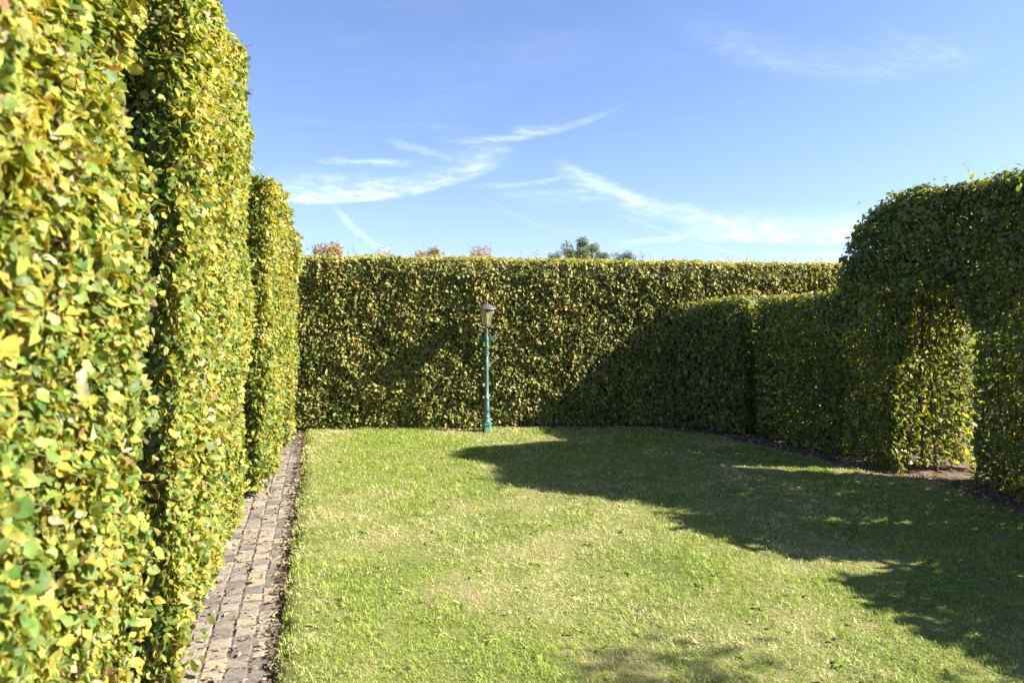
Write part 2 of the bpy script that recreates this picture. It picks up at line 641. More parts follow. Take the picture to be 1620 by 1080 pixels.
LEAF_MID = (np.array([[0, 0, 0], [.5, 0, .02], [1, 0, -.08], [.26, .44, .10], [.66, .40, .08], [.26, -.44, .10], [.66, -.40, .08]]),
            [(0, 1, 4, 3), (1, 2, 4), (0, 5, 6, 1), (1, 6, 2)])


def leaves_mesh(name, P, T, Nn, L, W, cols, tpl, rng, wobble=0.35):
    tv, tf = tpl
    n, k = len(P), len(tv)
    B = np.cross(Nn, T)
    cup = rng.uniform(-0.4, 1.6, n)
    s = tv[None, :, 0] * L[:, None]
    a = tv[None, :, 1] * W[:, None]
    u = tv[None, :, 2] * (W * cup)[:, None] - (tv[None, :, 0] ** 2) * (L * rng.uniform(-0.1, wobble, n))[:, None]
    # lopsided blades
    a = a * (1 + rng.uniform(-.12, .12, (n, 1)) * np.sign(tv[None, :, 1]))
    u = u + W[:, None] * rng.normal(0, 0.085, (n, k)) * (tv[None, :, 0] > 0.05)
    a = a * (1 + rng.normal(0, 0.10, (n, k)))
    V = P[:, None, :] + T[:, None, :] * s[..., None] + B[:, None, :] * a[..., None] + Nn[:, None, :] * u[..., None]
    base = np.concatenate([np.array(f) for f in tf])
    sizes = np.array([len(f) for f in tf])
    idx = (base[None, :] + (np.arange(n) * k)[:, None]).ravel()
    C = np.repeat(cols, k, axis=0) * rng.uniform(0.82, 1.18, (n * k, 1))
    return np_mesh(name, V.reshape(-1, 3), idx, np.tile(sizes, n), C, smooth=False)


def palette_pick(rng, n, pal, shift=None):
    """pal: list of (weight, rgb) ordered from green to yellow, the last one withered; shift (n,) pushes towards yellow"""
    w = np.array([p[0] for p in pal], float)
    dead = rng.random(n) < w[-1] / w.sum()
    cum = np.cumsum(w[:-1] / w[:-1].sum())
    r = rng.random(n)
    if shift is not None:
        r = r + shift
        r = np.where(r > 0.985, 0.985 - (r - 0.985) * 0.8, r)
        r = np.where(r < 0, -r * 0.5, r)
    i = np.clip(np.searchsorted(cum, r), 0, len(pal) - 2)
    i[dead] = len(pal) - 1
    c = np.array([p[1] for p in pal])[i]
    c = c * rng.uniform(0.75, 1.25, (n, 1))
    c = c * (1 + rng.uniform(-.1, .1, (n, 3)))
    return np.clip(c, 0.004, 0.85)


PAL_LEFT = [(11, (0.085, 0.148, 0.032)), (26, (0.148, 0.205, 0.040)), (32, (0.230, 0.255, 0.048)), (19, (0.325, 0.302, 0.052)),
            (6, (0.40, 0.31, 0.056)), (6, (0.37, 0.34, 0.19)), (1.5, (0.22, 0.13, 0.07))]
PAL_BACK = [(14, (0.11, 0.155, 0.036)), (32, (0.19, 0.225, 0.052)), (30, (0.29, 0.295, 0.080)), (14, (0.38, 0.34, 0.095)),
            (6, (0.40, 0.33, 0.16)), (2, (0.24, 0.14, 0.06))]
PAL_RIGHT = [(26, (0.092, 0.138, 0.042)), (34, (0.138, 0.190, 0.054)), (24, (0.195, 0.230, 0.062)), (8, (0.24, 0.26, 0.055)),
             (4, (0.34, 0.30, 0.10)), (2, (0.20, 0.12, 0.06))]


class Hedge:
    """clipped hedge between a front and a back line in plan, with a height for every station"""

    def __init__(s, front, back, heights, z0=0.02, round_r=0.14, lean=0.0):
        s.lean = lean
        s.F = np.array(front, float)
        s.B = np.array(back, float)
        s.H = np.array(heights, float)
        d = np.linalg.norm(np.diff(s.F, axis=0), axis=1)
        s.T = np.concatenate([[0], np.cumsum(d)])
        s.len = s.T[-1]
        s.z0 = z0
        s.r = round_r

    def at(s, t, line):
        return np.stack([np.interp(t, s.T, line[:, 0]), np.interp(t, s.T, line[:, 1])], 1)

    def h(s, t):
        return np.interp(t, s.T, s.H)

    def normal(s, t, line, other):
        e = 0.12
        a, b = s.at(np.clip(t - e, 0, s.len), line), s.at(np.clip(t + e, 0, s.len), line)
        tg = b - a
        n = np.stack([tg[:, 1], -tg[:, 0]], 1)
        n /= np.maximum(np.linalg.norm(n, axis=1, keepdims=True), 1e-9)
        sgn = np.sign(((s.at(t, line) - s.at(t, other)) * n).sum(1))
        sgn[sgn == 0] = 1
        return n * sgn[:, None]

    def sample(s, face, n, rng):
        hm = s.H.max()
        if face in ('front', 'back'):
            line, other = (s.F, s.B) if face == 'front' else (s.B, s.F)
            t = rng.random(n * 2) * s.len
            z = s.z0 + rng.random(n * 2) * (hm - s.z0)
            k = z < s.h(t)
            t, z = t[k][:n], z[k][:n]
            p = s.at(t, line)
            nn = s.normal(t, line, other)
            out = np.concatenate([nn, np.zeros((len(t), 1))], 1)
            p = p + nn * (s.lean * z / hm)[:, None]
            P = np.concatenate([p, z[:, None]], 1)
            dz = s.h(t) - z
            k = dz < s.r
            q = np.where(k, np.sqrt(np.maximum(s.r ** 2 - (s.r - np.minimum(dz, s.r)) ** 2, 0)), s.r)
            P -= out * (s.r - q)[:, None]
            out[:, 2] += np.where(k, (s.r - dz) / s.r, 0)
            # rounded hedge ends
            de = np.minimum(t, s.len - t)
            q = np.where(de < s.r, np.sqrt(np.maximum(s.r ** 2 - (s.r - np.minimum(de, s.r)) ** 2, 0)), s.r)
            P[:, :2] -= nn * ((s.r - q) * 0.8)[:, None]
            return P, nrm(out)
        if face == 'top':
            t = rng.random(n) * s.len
            a = 0.06 + 0.88 * rng.random(n)
            p = s.at(t, s.F) * (1 - a)[:, None] + s.at(t, s.B) * a[:, None]
            e = 0.08
            hh = s.h(t)
            sl = (s.h(np.clip(t + e, 0, s.len)) - s.h(np.clip(t - e, 0, s.len))) / (2 * e)
            tg = s.at(np.clip(t + e, 0, s.len), s.F) - s.at(np.clip(t - e, 0, s.len), s.F)
            tg /= np.maximum(np.linalg.norm(tg, axis=1, keepdims=True), 1e-9)
            out = np.concatenate([-tg * sl[:, None], np.ones((n, 1))], 1)
            return np.concatenate([p, hh[:, None]], 1), nrm(out)
        t0 = 0.0 if face == 'start' else s.len
        t = np.full(n, t0)
        a = 0.05 + 0.9 * rng.random(n)
        hh = s.h(t)
        z = s.z0 + rng.random(n) * (hh - s.z0)
        p = s.at(t, s.F) * (1 - a)[:, None] + s.at(t, s.B) * a[:, None]
        e = 0.1 if face == 'start' else -0.1
        tg = s.at(t, s.F) - s.at(t + e, s.F)
        d = s.at(t, s.B) - s.at(t, s.F)
        nn = np.stack([d[:, 1], -d[:, 0]], 1)
        nn /= np.maximum(np.linalg.norm(nn, axis=1, keepdims=True), 1e-9)
        nn *= np.sign((nn * tg).sum(1))[:, None]
        P = np.concatenate([p, z[:, None]], 1)
        out = np.concatenate([nn, np.zeros((n, 1))], 1)
        return P, out

    def area(s, face):
        if face in ('front', 'back'):
            return TRAPZ(s.H - s.z0, s.T)
        w = np.linalg.norm(s.F - s.B, axis=1)
        if face == 'top':
            return TRAPZ(w, s.T)
        i = 0 if face == 'start' else -1
        return w[i] * (s.H[i] - s.z0)


def hedge_points(hd, faces, density, rng, seed, depth=0.07, bump=0.09, clump=0.6, reject=None, extra=None):
    Ps, Os, Ds = [], [], []
    batches = []
    for face, mul in faces.items():
        n = int(hd.area(face) * density * mul)
        if n > 0:
            batches.append(hd.sample(face, n, rng))
    if extra:
        batches += extra
    for P, O in batches:
        k = np.ones(len(P), bool)
        if reject is not None:
            k &= ~reject(P, O)
        P, O = P[k], O[k]
        n = len(P)
        d = np.minimum(rng.exponential(depth, n), 0.34)
        cl = vnoise(P, 0.11, seed + 5) * 0.6 + vnoise(P, 0.05, seed + 6) * 0.4
        keep = rng.random(n) < (1 - clump) + clump * np.clip((cl - 0.28) / 0.4, 0, 1) + d * 1.2
        P, O, d, cl = P[keep], O[keep], d[keep], cl[keep]
        b = (vnoise(P, 0.55, seed) - 0.5) * bump * 1.3 + (vnoise(P, 0.17, seed + 1) - 0.5) * bump + (cl - 0.5) * 0.05
        P = P + O * (b - d)[:, None]
        P += rng.normal(0, 0.008, P.shape)
        P[:, 2] = np.maximum(P[:, 2], 0.03)
        Ps.append(P)
        Os.append(O)
        Ds.append(d)
    return np.concatenate(Ps), np.concatenate(Os), np.concatenate(Ds)


def leaf_frames(O, rng, out_w=0.75, up_w=0.55, rnd=0.55, sun_w=0.0):
    # leaves turn partly towards the side the light mostly comes from
    n = len(O)
    up = np.array([0, 0, 1.0])
    Nn = nrm(O * out_w + up * up_w + np.array(to_sun) * sun_w + rng.normal(0, rnd, (n, 3)))
    d = O * 0.45 - up * 0.5 + rng.normal(0, 0.75, (n, 3))
    T = nrm(d - Nn * (d * Nn).sum(1, keepdims=True))
    return T, Nn


def tube(bm, pts, radii, sides=6, cap=True):
    rings = []
    pts = [Vector(p) for p in pts]
    for i, (p, r) in enumerate(zip(pts, radii)):
        d = (pts[min(i + 1, len(pts) - 1)] - pts[max(i - 1, 0)]).normalized()
        a = Vector((0, 0, 1)) if abs(d.z) < 0.9 else Vector((1, 0, 0))
        x = d.cross(a).normalized()
        y = d.cross(x)
        rings.append([bm.verts.new(p + (x * math.cos(2 * math.pi * k / sides) + y * math.sin(2 * math.pi * k / sides)) * r) for k in range(sides)])
    for r0, r1 in zip(rings, rings[1:]):
        for k in range(sides):
            bm.faces.new((r0[k], r0[(k + 1) % sides], r1[(k + 1) % sides], r1[k]))
    if cap:
        bm.faces.new(rings[0][::-1])
        bm.faces.new(rings[-1])


def bm_obj(name, bm, mat, parent=None, smooth=True):
    bmesh.ops.recalc_face_normals(bm, faces=bm.faces)
    me = bpy.data.meshes.new(name)
    bm.to_mesh(me)
    bm.free()
    if smooth:
        me.polygons.foreach_set('use_smooth', [True] * len(me.polygons))
    return link_mesh(name, me, parent, mat)


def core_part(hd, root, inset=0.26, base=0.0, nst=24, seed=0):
    """solid core in place of dense twigs, gap shade put into its colour"""
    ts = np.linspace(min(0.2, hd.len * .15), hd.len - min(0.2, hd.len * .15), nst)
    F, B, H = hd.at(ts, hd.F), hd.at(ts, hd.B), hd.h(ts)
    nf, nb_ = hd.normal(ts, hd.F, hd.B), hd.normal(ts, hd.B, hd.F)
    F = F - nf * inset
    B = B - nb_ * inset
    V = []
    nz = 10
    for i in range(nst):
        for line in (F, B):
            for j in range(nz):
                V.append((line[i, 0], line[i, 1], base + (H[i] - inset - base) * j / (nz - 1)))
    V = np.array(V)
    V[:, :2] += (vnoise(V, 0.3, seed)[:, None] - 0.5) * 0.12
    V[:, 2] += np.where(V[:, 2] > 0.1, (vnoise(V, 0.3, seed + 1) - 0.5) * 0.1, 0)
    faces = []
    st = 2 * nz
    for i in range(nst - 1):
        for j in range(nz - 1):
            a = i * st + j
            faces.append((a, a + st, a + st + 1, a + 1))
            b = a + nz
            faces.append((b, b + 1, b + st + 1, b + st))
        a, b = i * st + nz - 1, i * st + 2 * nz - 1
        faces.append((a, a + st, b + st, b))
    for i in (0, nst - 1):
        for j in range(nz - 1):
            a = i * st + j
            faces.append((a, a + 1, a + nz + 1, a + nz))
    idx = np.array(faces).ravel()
    me = np_mesh('dark_core', V, idx, np.full(len(faces), 4))
    o = link_mesh('dark_core', me, root, M_CORE)
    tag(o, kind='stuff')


def stems(hd, root, n, rng, hmax=None, r=0.018, at=None):
    """upright stems of the hedge plants, one mesh each"""
    for i in range(n):
        t = np.array([hd.len * (i + 0.5 + rng.uniform(-.25, .25)) / n]) if at is None else np.array([at[i]])
        a = rng.uniform(0.35, 0.65)
        p = (hd.at(t, hd.F) * (1 - a) + hd.at(t, hd.B) * a)[0]
        h = (float(hd.h(t)[0]) if hmax is None else hmax) * rng.uniform(0.8, 0.92)
        bm = bmesh.new()
        pts, x, y = [], p[0], p[1]
        m = 7
        for j in range(m):
            pts.append((x, y, -0.05 + (h + 0.05) * j / (m - 1)))
            x += rng.uniform(-.05, .05)
            y += rng.uniform(-.05, .05)
        rr = r * rng.uniform(0.8, 1.3)
        tube(bm, pts, [rr * (1 - 0.75 * j / (m - 1)) for j in range(m)], 6)
        for b in range(10):
            j = rng.integers(1, m - 1)
            q = Vector(pts[j])
            ang = rng.uniform(0, 2 * math.pi)
            d = Vector((math.cos(ang), math.sin(ang), rng.uniform(0.3, 1.0)))
            tube(bm, [q, q + d * 0.14, q + d * 0.24 + Vector((0, 0, 0.06))], [rr * .42, rr * .3, rr * .15], 4)
        bm_obj('stem', bm, M_TWIG, root)


def twigs_part(P, O, root, n, rng, length=0.10, r=0.0022):
    """thin twigs that stick out between the leaves"""
    i = rng.choice(len(P), min(n, len(P)), replace=False)
    p, o = P[i] - O[i] * 0.05, O[i]
    d = nrm(o * 0.8 + np.array([0, 0, .45]) + rng.normal(0, .45, p.shape))
    L = length * rng.uniform(0.6, 1.5, len(i))
    mid = p + d * (L * .55)[:, None] + rng.normal(0, .006, p.shape)
    end = p + d * L[:, None] + rng.normal(0, .01, p.shape)
    x = nrm(np.cross(d, np.array([0.3, 0.2, 1.0])))
    y = np.cross(d, x)
    V = []
    for c, rr in ((p, 1.3), (mid, 1.0), (end, 0.5)):
        for k in range(3):
            a = 2 * math.pi * k / 3
            V.append(c + (x * math.cos(a) + y * math.sin(a)) * r * rr)
    V = np.stack(V, 1)
    f = []
    for s in (0, 3):
        for k in range(3):
            f.append((s + k, s + (k + 1) % 3, s + 3 + (k + 1) % 3, s + 3 + k))
    base = np.array(f).ravel()
    idx = (base[None] + (np.arange(len(i)) * 9)[:, None]).ravel()
    me = np_mesh('twigs', V.reshape(-1, 3), idx, np.full(6 * len(i), 4))
    o = link_mesh('twigs', me, root, M_TWIG)
    tag(o, kind='stuff')
    return end, d


def make_hedge(name, label, hd, faces, density, seed, pal, leaf_len, tpl=LEAF_LO, mat=None, group=None, depth=0.07, bump=0.09,
               clump=0.5, core=True, n_stems=6, twigs=400, single=0, yellow_top=0.12, reject=None, extra=None, frames=(0.75, 0.55, 0.55),
               view=None, sprigs=0, tint=0.35, base_shift=0.0, shade_tint=0.0):
    rng = np.random.default_rng(seed)
    mat = mat or M_LEAF
    c = (hd.F.mean(0) + hd.B.mean(0)) / 2
    root = empty(name, (0, 0, 0))
    tag(root, label, 'hedge', group)
    P, O, D = hedge_points(hd, faces, density, rng, seed, depth, bump, clump, reject, extra)
    n = len(P)
    T, Nn = leaf_frames(O, rng, *frames)
    L = leaf_len * np.clip(rng.lognormal(-0.06, 0.30, n), 0.4, 1.75)
    W = L * rng.uniform(0.58, 0.75, n)
    # autumn tint comes in patches, strongest near the top and on the outer leaves
    hh = P[:, 2] / max(hd.H.max(), 0.1)
    shift = (vnoise(P, 0.5, seed + 20) - 0.5) * tint + (vnoise(P, 0.15, seed + 21) - 0.5) * tint + np.clip(hh - 0.55, 0, 1) * yellow_top * 2 + base_shift
    shift = shift - 0.5 * np.clip(-O[:, 1] - 0.75, 0, .25) * 4 * shade_tint  # shade-grown green plus painted recess shade; negative values paint the sunlit jamb yellower
    cols = palette_pick(rng, n, pal, shift)
    sel = np.zeros(n, bool)
    if single:
        # the leaves that show largest are objects of their own
        front = D < 0.035
        if view is not None:
            front &= view(P)
        cand = np.nonzero(front)[0]
        dist = np.linalg.norm(P[cand] - np.array([0, 0, CAM_H]), axis=1) / L[cand] * rng.uniform(0.85, 1.15, len(cand))
        sel[cand[np.argsort(dist)[:single]]] = True
    r = ~sel
    me = leaves_mesh('foliage', P[r], T[r], Nn[r], L[r], W[r], cols[r], tpl, rng)
    tag(link_mesh('foliage', me, root, mat), kind='stuff')
    if single:
        vr = []
        vc = palette_pick(rng, 24, pal)
        for k in range(24):
            me = leaves_mesh('leaf', np.zeros((1, 3)), np.array([[1., 0, 0]]), np.array([[0, 0, 1.]]), np.ones(1), np.array([rng.uniform(.58, .75)]),
                             vc[k:k + 1], LEAF_HI, rng)
            me.materials.append(mat)
            vr.append(me)
        key = vc.sum(1)
        for i in np.nonzero(sel)[0]:
            k = int(np.argmin(np.abs(vc - cols[i]).sum(1) + rng.uniform(0, .05, 24)))
            o = bpy.data.objects.new('leaf', vr[k])
            COL.objects.link(o)
            o.parent = root
            x, z = Vector(T[i]), Vector(Nn[i])
            y = z.cross(x)
            m = Matrix(((x.x, y.x, z.x, P[i, 0]), (x.y, y.y, z.y, P[i, 1]), (x.z, y.z, z.z, P[i, 2]), (0, 0, 0, 1)))
            o.matrix_local = m @ Matrix.Scale(float(L[i]), 4)
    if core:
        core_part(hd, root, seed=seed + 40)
    if n_stems:
        stems(hd, root, n_stems, rng)
    if twigs:
        twigs_part(P, O, root, twigs, rng)
    if sprigs:
        # untrimmed shoots above the clipped top
        tp = O[:, 2] > 0.8
        if tp.sum() > 10:
            end, d = [], []
            Pt, Ot = P[tp], O[tp]
            i = rng.choice(len(Pt), min(sprigs, len(Pt)), replace=False)
            bmt = bmesh.new()
            LP, LT, LN = [], [], []
            for j in i:
                p = Vector(Pt[j])
                dd = Vector((rng.normal(0, .3), rng.normal(0, .3), 1)).normalized()
                ln = rng.uniform(0.06, 0.2) * (1.6 if rng.random() < .08 else 1)
                q = p + dd * ln
                tube(bmt, [p - dd * .08, p + dd * ln * .5, q], [.0025, .002, .001], 3, False)
                m = max(2, int(ln / 0.03))
                for a in range(m):
                    f = (a + 1) / m
                    LP.append(p + dd * ln * f)
                    s = 1 if a % 2 else -1
                    t = Vector((rng.normal(0, .6) + s * .6, rng.normal(0, .7), rng.uniform(0, .8))).normalized()
                    nn = Vector((rng.normal(0, .5), rng.normal(0, .5), 1))
                    nn = (nn - t * nn.dot(t)).normalized()
                    LT.append(t)
                    LN.append(nn)
            bm_obj('shoots', bmt, M_TWIG, root)['kind'] = 'stuff'
            LP, LT, LN = np.array(LP), np.array(LT), np.array(LN)
            m = len(LP)
            LL = leaf_len * rng.uniform(.5, .95, m)
            me = leaves_mesh('shoot_leaves', LP, LT, LN, LL, LL * .6, palette_pick(rng, m, pal, np.full(m, .12)), tpl, rng)
            tag(link_mesh('shoot_leaves', me, root, mat), kind='stuff')
    return root


def left_line(off, ys):
    offs = off if isinstance(off, (list, tuple)) else [off] * len(ys)
    return [(path_edge(y) - o * 1.036, y) for o, y in zip(offs, ys)]


def in_frame(P):
    u = P[:, 0] / np.maximum(P[:, 1], .1) * 1080 + 810
    v = 420 - (P[:, 2] - CAM_H) / np.maximum(P[:, 1], .1) * 1080
    return (u > 0) & (u < 1620) & (v > 0) & (v < 1080) & (P[:, 1] > 0.3)


# --- left hedge: four stepped bays along the path
ysA = [0.9, 1.4, 2.0, 2.6, 3.12]
make_hedge('beech_hedge', 'tallest yellow-green beech hedge bay, out of focus, with large leaves, along the sett path',
           Hedge(left_line(0.50, ysA), left_line(1.25, ysA), [4.4, 4.4, 4.4, 4.4, 4.35], round_r=0.07),
           {'front': 1.0, 'end': 0.6, 'top': 0.15}, 5400, 101, PAL_LEFT, 0.0455, LEAF_HI, group='stepped bays of the hedge along the path', shade_tint=1.0,
           n_stems=4, twigs=900, single=300, view=in_frame, depth=0.08, bump=0.11, frames=(.8, .5, .6),
           reject=lambda P, O: ((P[:, 2] < 0.95) | (P[:, 2] > 3.75) | (P[:, 1] < 1.4)) & (vnoise(P, 0.013, 5) < 0.58))
ysB = [3.98, 4.6, 5.25, 6.2, 6.9, 7.2, 7.42]
make_hedge('beech_hedge', 'high yellow beech hedge bay behind the dark vertical recess, overhanging the sett path',
           Hedge(left_line(0.55, ysB), left_line(1.25, [4.3] + ysB[1:]), [4.45, 4.5, 4.5, 4.5, 4.3, 3.98, 3.65], round_r=0.08, lean=0.12),
           {'front': 1.0, 'start': 0.85, 'top': 0.35, 'end': 0.4}, 4500, 102, PAL_LEFT, 0.049, LEAF_MID, group='stepped bays of the hedge along the path', shade_tint=1.0,
           n_stems=5, twigs=1100, single=300, view=in_frame, depth=0.08, bump=0.10, sprigs=60, frames=(.8, .5, .6))
ysC = [7.46, 8.0, 8.8, 9.35]
make_hedge('beech_hedge', 'lower beech hedge bay jutting over the path with a dark green front corner',
           Hedge(left_line([0.37, 0.33, 0.27, 0.24], ysC), left_line(1.15, [7.75] + ysC[1:]), [3.5, 3.52, 3.45, 3.2], round_r=0.08, lean=0.12),
           {'front': 1.0, 'start': 1.1, 'top': 0.8, 'end': 0.5}, 4200, 103, PAL_LEFT, 0.047, LEAF_LO, group='stepped bays of the hedge along the path', shade_tint=1.0,
           n_stems=3, twigs=300, sprigs=40, bump=0.08, frames=(.8, .5, .6))
ysD = [9.42, 10.0, 10.75]
make_hedge('beech_hedge', 'lowest narrow beech hedge bay meeting the back hedge where the path ends',
           Hedge(left_line(0.17, ysD), left_line(1.1, ysD), [3.12, 2.92, 2.72], lean=0.12),
           {'front': 1.0, 'start': 0.9, 'top': 0.8}, 4200, 104, PAL_LEFT, 0.047, LEAF_LO, group='stepped bays of the hedge along the path', shade_tint=1.0,
           n_stems=2, twigs=200, sprigs=20, bump=0.08, frames=(.8, .5, .6))

# --- back hedge
bx = [-3.95, -3.4, -2.2, -1.0, 0.2, 1.4, 2.6, 3.8, 5.0, 6.0]
fy = [10.37, 10.41, 10.48, 10.55, 10.63, 10.72, 10.82, 10.96, 11.1, 11.25]
make_hedge('beech_hedge', 'long straight olive-green beech hedge behind the lamp post, sunlit with a diagonal shadow',
           Hedge(list(zip(bx, fy)), [(x, y + 0.85) for x, y in zip(bx, fy)], [2.64, 2.64, 2.63, 2.61, 2.60, 2.58, 2.56, 2.54, 2.53, 2.53], round_r=0.10),
           {'front': 1.0, 'top': 0.6}, 4700, 105, PAL_BACK, 0.047, LEAF_LO, n_stems=12, twigs=500, sprigs=110, bump=0.048, clump=0.3, yellow_top=0.2,
           depth=0.038, tint=0.5, frames=(.62, .40, .5, .45),
           reject=lambda P, O: (P[:, 0] > 3.3) & (P[:, 2] < 1.75) & (vnoise(P, 0.013, 6) < 0.7))

# --- right side: low hedge in two lengths, then the arch
make_hedge('beech_hedge', 'low dark green shaded hedge length in the corner against the long back hedge',
           Hedge([(2.22, 10.86), (2.85, 10.55), (3.42, 10.17)], [(2.75, 11.5), (3.3, 11.15), (3.95, 10.7)], [1.78, 1.92, 2.03]),
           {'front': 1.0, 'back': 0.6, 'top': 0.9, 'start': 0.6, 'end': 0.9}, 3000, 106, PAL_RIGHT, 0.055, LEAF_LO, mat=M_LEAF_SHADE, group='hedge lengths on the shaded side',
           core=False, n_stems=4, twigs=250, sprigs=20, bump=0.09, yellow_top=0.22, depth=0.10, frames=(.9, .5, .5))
make_hedge('beech_hedge', 'low dark green shaded hedge length between a dark stem gap and the tall arch',
           Hedge([(3.575, 10.03), (3.95, 9.55), (4.36, 9.02)], [(4.15, 10.55), (4.6, 10.0), (5.05, 9.5)], [2.05, 2.07, 2.1]),
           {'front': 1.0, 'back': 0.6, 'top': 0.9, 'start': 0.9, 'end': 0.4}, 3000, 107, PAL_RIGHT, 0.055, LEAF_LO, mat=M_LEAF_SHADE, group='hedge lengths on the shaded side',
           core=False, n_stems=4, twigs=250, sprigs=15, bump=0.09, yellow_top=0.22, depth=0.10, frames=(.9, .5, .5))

F_ARCH = [(4.28, 9.12), (4.37, 8.96), (4.5, 8.72), (4.62, 8.5), (4.72, 8.3), (5.36, 7.93), (5.45, 7.55), (5.45, 7.2), (5.48, 6.98), (5.52, 6.72), (5.56, 6.5)]
B_ARCH = [(5.05, 9.5), (5.2, 9.25), (5.42, 8.95), (5.65, 8.7), (5.86, 8.48), (6.25, 8.02), (6.28, 7.55), (6.28, 7.2), (6.3, 6.98), (6.32, 6.72), (6.35, 6.5)]
H_ARCH = [2.15, 2.85, 3.22, 3.36, 3.42, 3.50, 3.53, 3.53, 3.30, 2.6, 2.35]
hd_arch = Hedge(F_ARCH, B_ARCH, H_ARCH)
tA, tB = hd_arch.T[4], hd_arch.T[5]
ARCH_Z = 2.2


def arch_pos(f, a):
    """plan point in the opening: f from far jamb (0) to near jamb (1), a from front (0) to back (1)"""
    p0 = np.outer(1 - a, F_ARCH[4]) + np.outer(a, B_ARCH[4])
    p1 = np.outer(1 - a, F_ARCH[5]) + np.outer(a, B_ARCH[5])
    return p0 * (1 - f)[:, None] + p1 * f[:, None]


def arch_top(f):
    return ARCH_Z - 0.6 + 0.62 * np.sqrt(np.maximum(1 - (2 * f - 1) ** 2, 0))


def in_plan_gap(P):
    A, B2, C2, D2 = [np.array(q) for q in (F_ARCH[4], F_ARCH[5], B_ARCH[5], B_ARCH[4])]

    def side(a, b):
        return (b[0] - a[0]) * (P[:, 1] - a[1]) - (b[1] - a[1]) * (P[:, 0] - a[0])
    return side, (A, B2, C2, D2)


def arch_reject(P, O):
    # parameter along the far jamb -> near jamb, from the front/back lines
    side, (A, B2, C2, D2) = in_plan_gap(P)
    s1, s2 = side(A, D2), side(B2, C2)
    between = (s1 < 0) & (s2 > 0) | (s1 > 0) & (s2 < 0)
    f = np.abs(s1) / np.maximum(np.abs(s1) + np.abs(s2), 1e-6)
    return between & (P[:, 2] < arch_top(f))


def arch_faces(rng, dens):
    out = []
    for f0, e0 in ((0.0, 1.0), (1.0, -1.0)):
        n = int(dens * 1.15 * ARCH_Z * (1.4 if f0 == 0 else 1.0))
        a = rng.random(n)
        f = np.full(n, f0)
        p = arch_pos(f, a)
        q = arch_pos(np.full(n, f0 + 0.1 * e0), a)
        d = nrm(np.concatenate([q - p, np.zeros((n, 1))], 1))
        z = 0.05 + rng.random(n) * (ARCH_Z - 0.05)
        out.append((np.concatenate([p, z[:, None]], 1) - d * (0.05 - rng.exponential(0.07, n))[:, None], d))
    n = int(dens * 0.9)
    a, f = rng.random(n), rng.random(n)
    p = arch_pos(f, a)
    out.append((np.concatenate([p, (arch_top(f) + 0.06 - rng.exponential(0.07, n))[:, None]], 1), np.tile([[0, 0, -1.0]], (n, 1))))
    # dense inner growth of the raised part above the opening
    n = 11000
    t = rng.random(n) * hd_arch.len
    a = rng.uniform(0.12, 0.88, n)
    p = hd_arch.at(t, hd_arch.F) * (1 - a)[:, None] + hd_arch.at(t, hd_arch.B) * a[:, None]
    top = hd_arch.h(t) - 0.08
    lo = np.minimum(2.25, top - 0.3)
    z = lo + rng.random(n) * (top - lo)
    out.append((np.concatenate([p, z[:, None]], 1), nrm(rng.normal(0, 1, (n, 3)))))
    return out


rng_a = np.random.default_rng(55)
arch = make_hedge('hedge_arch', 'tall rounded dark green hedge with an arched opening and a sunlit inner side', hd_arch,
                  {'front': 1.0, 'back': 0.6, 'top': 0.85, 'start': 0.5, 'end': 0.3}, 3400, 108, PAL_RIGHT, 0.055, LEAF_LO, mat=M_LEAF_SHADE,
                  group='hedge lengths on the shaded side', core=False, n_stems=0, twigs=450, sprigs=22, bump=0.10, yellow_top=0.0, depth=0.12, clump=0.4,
                  shade_tint=-0.25, single=300, view=in_frame, reject=arch_reject, extra=arch_faces(rng_a, 2400), frames=(.9, .5, .5))  # negative tint paints sunlight on the jamb leaves
stems(hd_arch, arch, 8, np.random.default_rng(9), at=[0.2, 0.45, 0.7, 0.86, tB + .15, tB + .45, tB + .8, tB + 1.1], r=0.024)


def arch_branches():
    rng = np.random.default_rng(17)
    for k in range(5):
        a = 0.25 + 0.13 * k
        bm = bmesh.new()
        p0 = arch_pos(np.array([-0.12]), np.array([a]))[0]
        pts = []
        for j in range(7):
            f = -0.12 + 0.9 * (j / 6) ** 1.6
            p = arch_pos(np.array([f]), np.array([a + rng.uniform(-.02, .02)]))[0]
            pts.append((p[0], p[1], 1.5 + 0.95 * math.sin(j / 6 * 1.4)))
        tube(bm, pts, [0.016 * (1 - .1 * j) for j in range(7)], 6)
        bm_obj('branch', bm, M_TWIG, arch)


arch_branches()

# --- the hedge goes on beside the camera and shades the lawn
make_hedge('beech_hedge', 'low hedge length running on from the arch along the lawn, beyond the frame',
           Hedge([(5.58, 6.45), (5.62, 6.0), (5.66, 5.5)], [(6.4, 6.45), (6.45, 6.0), (6.5, 5.5)], [2.6, 2.5, 2.1]),
           {'front': 1, 'top': 1, 'back': .6, 'end': .8}, 700, 109, PAL_RIGHT, 0.11, LEAF_LO, mat=M_LEAF_SHADE, group='hedge lengths on the shaded side', n_stems=2, twigs=0)
make_hedge('beech_hedge', 'waist-high hedge length beside the camera position, beyond the frame',
           Hedge([(5.67, 5.47), (5.69, 5.1), (5.72, 4.6), (5.78, 3.6), (5.85, 1.5), (5.9, -1)], [(6.5, 5.47), (6.52, 5.1), (6.55, 4.6), (6.6, 3.6), (6.7, 1.5), (6.75, -1)], [1.5, 2.0, 1.9, 1.72, 1.6, 1.5]),
           {'front': 1, 'top': 1, 'back': .5, 'start': .8}, 600, 110, PAL_RIGHT, 0.11, LEAF_LO, mat=M_LEAF_SHADE, group='hedge lengths on the shaded side', n_stems=3, twigs=0)
